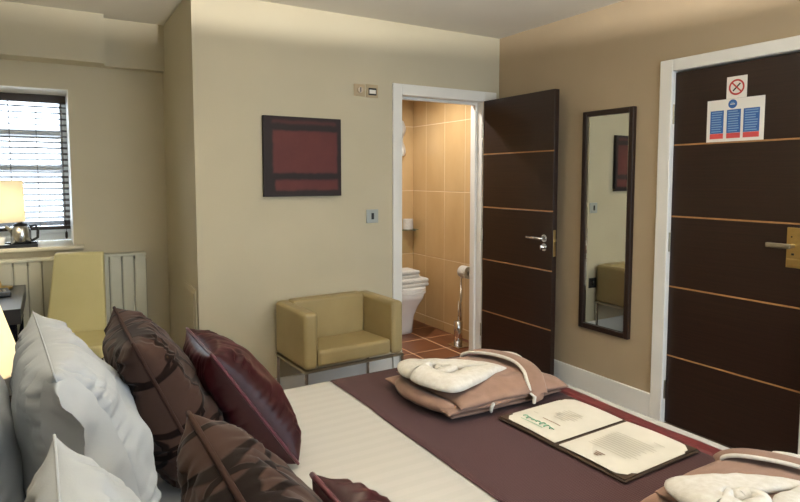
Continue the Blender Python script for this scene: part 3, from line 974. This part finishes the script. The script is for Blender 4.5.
def kettle():
    t = thing('kettle', 'stainless steel kettle with black lid and handle on the tray', 'kettle', (-.165, 4.66, TZ + .007))
    MB().lathe([(.055, 0), (.06, .006), (.06, .09), (.054, .118), (.044, .135)], 28, close=True).build('body', 'kettle', t, smooth=True)
    MB().lathe([(.045, .135), (.04, .148), (.012, .156), (.01, .168), (.001, .17)], 20).build('lid', 'dark', t, smooth=True)
    MB().tube([(.05, 0, .128), (.085, 0, .135), (.098, 0, .10), (.095, 0, .05), (.06, 0, .03)], .009, 10).build('handle', 'dark', t, smooth=True)
    MB().tube([(-.05, 0, .10), (-.075, 0, .125), (-.085, 0, .132)], [.016, .011, .009], 10).build('spout', 'steel', t, smooth=True)


kettle()


def cup(label, loc, stack=False):
    t = thing('cup', label, 'cup', loc, 1.0, 'white cups on the tea tray')
    MB().lathe([(.022, .004), (.03, .02), (.036, .06), (.034, .06), (.027, .02), (.001, .008)], 20).build('bowl', 'white', t, smooth=True)
    MB().tube([(.034, 0, .05), (.055, 0, .045), (.052, 0, .025), (.031, 0, .02)], .004, 8).build('handle', 'white', t, smooth=True)
    MB().lathe([(.03, 0), (.058, .012), (.056, .014), (.02, .004), (.001, .004)], 24, close=False).build('saucer', 'white', t, smooth=True)


cup('white cup and saucer beside the kettle', (-.285, 4.64, TZ + .007))
m = MB().lathe([(.028, 0), (.033, .005), (.034, .13), (.03, .15)], 18, (0, 0), close=True)
t = thing('tea_caddy', 'dark tea caddy with white lid on the tray at the left edge', 'caddy', (-.335, 4.72, TZ + .007))
m.build('canister', 'dark', t, smooth=True)
MB().lathe([(.034, .15), (.036, .152), (.036, .172), (.03, .176)], 18, close=True).build('lid', 'white', t, smooth=True)

# ------------------------------------------------------------------ things on the walls
t = thing('painting', 'dark red abstract canvas with soft blocks on the cream wall', 'painting', (1.416, YB, 1.574))
B(-.264, .264, -.032, -.004, -.252, .252, .002, 1).build('canvas', 'painting', t)
B(-.25, .25, -.006, 0, -.24, .24).build('stretcher', 'maple', t)


def plate(name, label, cat, x0, x1, z0, z1, m='steel'):
    t = thing(name, label, cat, ((x0 + x1) / 2, YB, (z0 + z1) / 2))
    B(-(x1 - x0) / 2, (x1 - x0) / 2, -.010, 0, -(z1 - z0) / 2, (z1 - z0) / 2, .003).build('face_plate', m, t)
    return t


t = plate('shaver_switch', 'tan metal wall plate with round knob high beside the bathroom door', 'switch', 1.79, 1.872, 1.992, 2.072, 'tanplate')
MB().tube([(.0, -.01, .0), (.0, -.026, .0)], .021, 16).build('knob', 'chrome', t)
B(-.003, .003, -.029, -.026, -.016, .016).build('pointer', 'dark', t)
t = plate('thermostat', 'square cream thermostat with small grey screen high beside the bathroom door', 'thermostat', 1.884, 1.974, 1.988, 2.076, 'tanplate')
B(-.031, .031, -.012, -.010, -.028, .02, .001, 1).build('screen_bezel', 'dark', t)
B(-.024, .024, -.0135, -.012, -.018, .008).build('screen', 'sign', t)
t = plate('light_switch', 'brushed steel light switch with dark rocker between painting and bathroom door', 'switch', 1.882, 1.972, 1.128, 1.222, 'plate')
B(-.010, .010, -.014, -.010, -.022, .022, .002).build('rocker', 'dark', t)
t = plate('wall_socket', 'dark metal wall socket low behind the armchair', 'socket', 1.875, 1.965, .455, .545, 'dark')
B(-.016, .016, -.013, -.01, -.02, .02, .002).build('socket_insert', 'blackwood', t)

t = thing('wall_mirror', 'tall narrow wall mirror with dark wood frame beside the entrance door', 'mirror', (XR, 2.516, 1.156))
hy, hz, fw = .196, .713, .033
for a, b, c, d in ((-hy, -hy + fw, -hz, hz), (hy - fw, hy, -hz, hz), (-hy + fw, hy - fw, -hz, -hz + fw), (-hy + fw, hy - fw, hz - fw, hz)):
    B(-.032, -.001, a, b, c, d, .003, 1).build('frame', 'wenge', t)
B(-.014, -.008, -hy + fw - .004, hy - fw + .004, -hz + fw - .004, hz - fw + .004).build('glass', 'mirror', t)
m = MB(); w_ = .012
for a, b, c, d in ((-hy + fw, -hy + fw + w_, -hz + fw, hz - fw), (hy - fw - w_, hy - fw, -hz + fw, hz - fw)):
    B(-.018, -.014, a, b, c, d, .003, 1).build('bevel', 'mirror', t)

t = thing('access_panel', 'cream access panel low on the alcove side wall', 'panel', (XA, 3.79, .56))
B(-.012, 0, -.17, .17, -.21, .21, .003, 1).build('panel_frame', 'wall', t)
B(-.018, -.012, -.14, .14, -.18, .18, .003, 1).build('panel_door', 'wall', t)

# notices on the entrance door
XD = XR + .012
t = thing('no_smoking_sign', 'small white no smoking sign at the top of the entrance door', 'sign', (XD, 1.733, 1.907))
B(-.002, 0, -.052, .052, -.056, .056).build('sign_plate', 'sign', t)
pts = [(-.0028, .036 * math.cos(2 * PI * k / 32), .036 * math.sin(2 * PI * k / 32)) for k in range(32)]
MB().tube(pts, .0045, 6, closed=True, up=(1, 0, 0), flat=.2).build('red_ring', 'nosmoke', t)
rot = Matrix.Rotation(math.radians(45), 3, 'X')
B(-.0034, -.0022, -.0035, .0035, -.034, .034).rotx(Matrix.Rotation(math.radians(-45), 3, 'X')).build('red_bar', 'nosmoke', t)
B(-.0030, -.0022, -.0035, .0035, -.026, .026).rotx(rot).build('cigarette_mark', 'dark', t)

t = thing('fire_notice', 'white fire notice with three blue columns on the entrance door', 'sign', (XD, 1.738, 1.740))
B(-.002, 0, -.148, .148, -.110, .110).build('notice_board', 'sign', t)
for k, yc in enumerate((.093, .004, -.086)):
    hw = .036 if k < 2 else .04
    c = B(-.0027, -.002, yc - hw, yc + hw, -.066, .054).build('blue_column', 'blue', t)
    B(-.0027, -.002, yc - hw, yc + hw, -.094, -.067).build('red_footer', 'red', t)
    rnd = random.Random(k)
    for q in range(9):
        l = hw * (.5 + .35 * rnd.random()); z = .044 - q * .0125
        B(-.0031, -.0027, yc - l, yc + hw * .8, z - .0026, z + .0026).build('text_line', 'palblue', c)
q = MB().tube([(-.0028, .012, .083), (-.002, .012, .083)], .023, 24).build('emblem', 'blue', t)
B(-.0032, -.0028, .000, .024, .080, .084).build('emblem_mark', 'sign', q)
B(-.0032, -.0028, .004, .020, .088, .092).build('emblem_mark', 'palblue', q)
# ------------------------------------------------------------------ bathroom things
def toilet():
    t = thing('toilet', 'white toilet with closed lid against the bathroom back wall', 'toilet', (2.80, 5.0, 0))
    m = MB(); n = 32; rings = []

    def outline(wd, ln, yb):                              # D-shaped outline from the wall outwards
        pts = []
        for k in range(n):
            a = 2 * PI * k / n; c, s = math.cos(a), math.sin(a)
            x = wd * math.copysign(abs(c) ** .75, c)
            y = -ln / 2 + ln / 2 * math.copysign(abs(s) ** (.45 if s > 0 else .85), s)
            pts.append((x, y + yb))
        return pts
    for wd, ln, z in ((.125, .46, 0), (.122, .47, .06), (.125, .49, .16), (.15, .54, .26), (.178, .60, .34), (.185, .625, .395)):
        rings.append([m.bm.verts.new((x, y, z)) for x, y in outline(wd, ln, -.002)])
    for a, b in zip(rings, rings[1:]):
        for i in range(n): m.bm.faces.new((a[i], a[(i + 1) % n], b[(i + 1) % n], b[i]))
    m.bm.faces.new(rings[0][::-1]); m.bm.faces.new(rings[-1])
    m.build('pan', 'white', t, smooth=True)
    MB().prism(outline(.192, .635, -.006), .398, .416).build('seat', 'white', t)
    MB().prism(outline(.19, .63, -.006), .418, .445).build('lid', 'white', t)


toilet()


def folded_towel(label, loc, w, d, h, n, name='folded_towel', group='towels stacked on the toilet lid'):
    t = thing(name, label, 'towel', loc, 0, group)
    for k in range(n):
        z0 = k * h / n
        mb = MB().box(-w / 2, w / 2, -d / 2, d / 2, z0, z0 + h / n, h / n * .42, 3)
        for v in mb.bm.verts:
            v.co.x += .006 * noise.noise(Vector((v.co.y * 20, k, 1))); v.co.z += .004 * noise.noise(Vector((v.co.x * 15, v.co.y * 15, k)))
            v.co.z = max(v.co.z, 0)
        mb.build('towel_fold', 'terry', t, smooth=True)


folded_towel('wide folded white towel lying on the toilet lid', (2.83, 4.60, .446), .32, .30, .075, 2)
folded_towel('smaller folded white towel on top of the wide towel', (2.80, 4.62, .523), .26, .22, .065, 2)

t = thing('toilet_roll_stand', 'chrome toilet roll stand with brush holder by the bathroom wall', 'stand', (2.995, 3.97, 0))
B(-.085, .085, -.075, .075, 0, .014, .004).build('base', 'chrome', t)
MB().tube([(.02, .03, .014), (.02, .03, .67)], .010, 12).build('pole', 'chrome', t, smooth=True)
MB().lathe([(.036, .014), (.036, .22), (.03, .225), (.012, .23)], 24, (-.035, -.01), close=True).build('brush_holder', 'chrome', t, smooth=True)
MB().tube([(-.035, -.01, .22), (-.035, -.01, .40)], .006, 10).build('brush_handle', 'chrome', t, smooth=True)
MB().tube([(.02, .03, .655), (.02, -.085, .655)], .007, 10).build('roll_arm', 'chrome', t, smooth=True)
m = MB(); cz = .643
prof = [(.020, -.08), (.052, -.08), (.052, .015), (.020, .015), (.020, -.08)]
m.lathe([(r, y) for r, y in prof], 28)
m.rotx(Matrix.Rotation(-PI / 2, 3, 'X'))
o = m.build('toilet_roll', 'terry', None, loc=(3.015, 3.97, cz))
tag(o, 'white toilet roll hanging on the chrome stand', 'toilet roll')

t = thing('glass_shelf', 'small glass shelf in the far bathroom corner', 'shelf', (2.98, 5.0, .925))
B(-.17, .17, -.12, 0, 0, .008, .002, 1).build('shelf_glass', 'shelfglass', t)
for x in (-.14, .14): MB().tube([(x, -.002, -.006), (x, -.11, -.006)], .006, 8).build('bracket', 'chrome', t)
m = MB().lathe([(.02, 0), (.05, 0), (.05, .10), (.02, .10), (.02, 0)], 24)
tag(m.build('toilet_roll', 'terry', None, loc=(3.065, 4.945, .934)), 'spare white toilet roll standing on the glass shelf', 'toilet roll')


def hanging_towel():
    t = thing('hanging_towel', 'white ruffled towel hanging high on the bathroom back wall', 'towel', (2.955, 4.99, 1.66))
    m = MB()

    def fn(i, j):
        z = .34 * j; x = -.09 + .18 * i
        bul = 1 + .18 * math.sin(j * PI * 3.2)
        return (x * bul, -.012 - .03 * math.sin(i * PI) * (1 + .25 * math.sin(j * 20)) - .008 * math.sin(i * 18), z)
    m.grid(fn, 24, 30); m.grid(lambda i, j: Vector(fn(i, j)) * 1 + Vector((0, .012, 0)), 24, 30, True)
    m.build('cloth', 'terry', t, smooth=True)
    MB().tube([(0, .0, .345), (0, -.05, .345), (0, -.055, .36)], .006, 8).build('hook', 'chrome', t)


hanging_towel()


# ------------------------------------------------------------------ ceiling pendant over the bed (above the frame)
def pendant():
    t = thing('pendant_lamp', 'shallow drum pendant lamp hanging over the bed', 'lamp', (.85, 1.1, 0))
    z0, z1, r, zb = 1.955, 2.040, .25, 2.008
    m = MB(); m.lathe([(r, z0), (r, z1)], 56); m.lathe([(r - .003, z0), (r - .003, z1)], 56)
    m.build('shade', 'shade2', t, smooth=True)
    MB().lathe([(r - .004, z0 + .004), (.001, z0 + .004)], 56).build('diffuser', 'diffuser', t)
    MB().tube([(0, 0, z1), (0, 0, H)], .004, 8).build('cord', 'dark', t)
    MB().lathe([(.05, H), (.05, H - .015), (.02, H - .03), (.004, H - .03)], 24).build('ceiling_rose', 'gloss', t, smooth=True)
    m = MB()
    for k in range(3):
        a = 2 * PI * k / 3; m.tube([(0, 0, z1), (r * math.cos(a), r * math.sin(a), z1)], .003, 6)
    m.build('spider', 'steel', t)
    bulb('pendant_light', (0, 0, zb), LIGHT['pendant'], .008, (1, .94, .87), t)


pendant()
for x, y, lb in ((2.45, .35, 'added fill downlight in the ceiling near the entrance door'), (2.2, -.8, 'added fill downlight in the ceiling near the added rear window')):  # unseen downlights added as fill for the bedroom
    downlight((x, y, H), LIGHT['spot'], lb, 150)
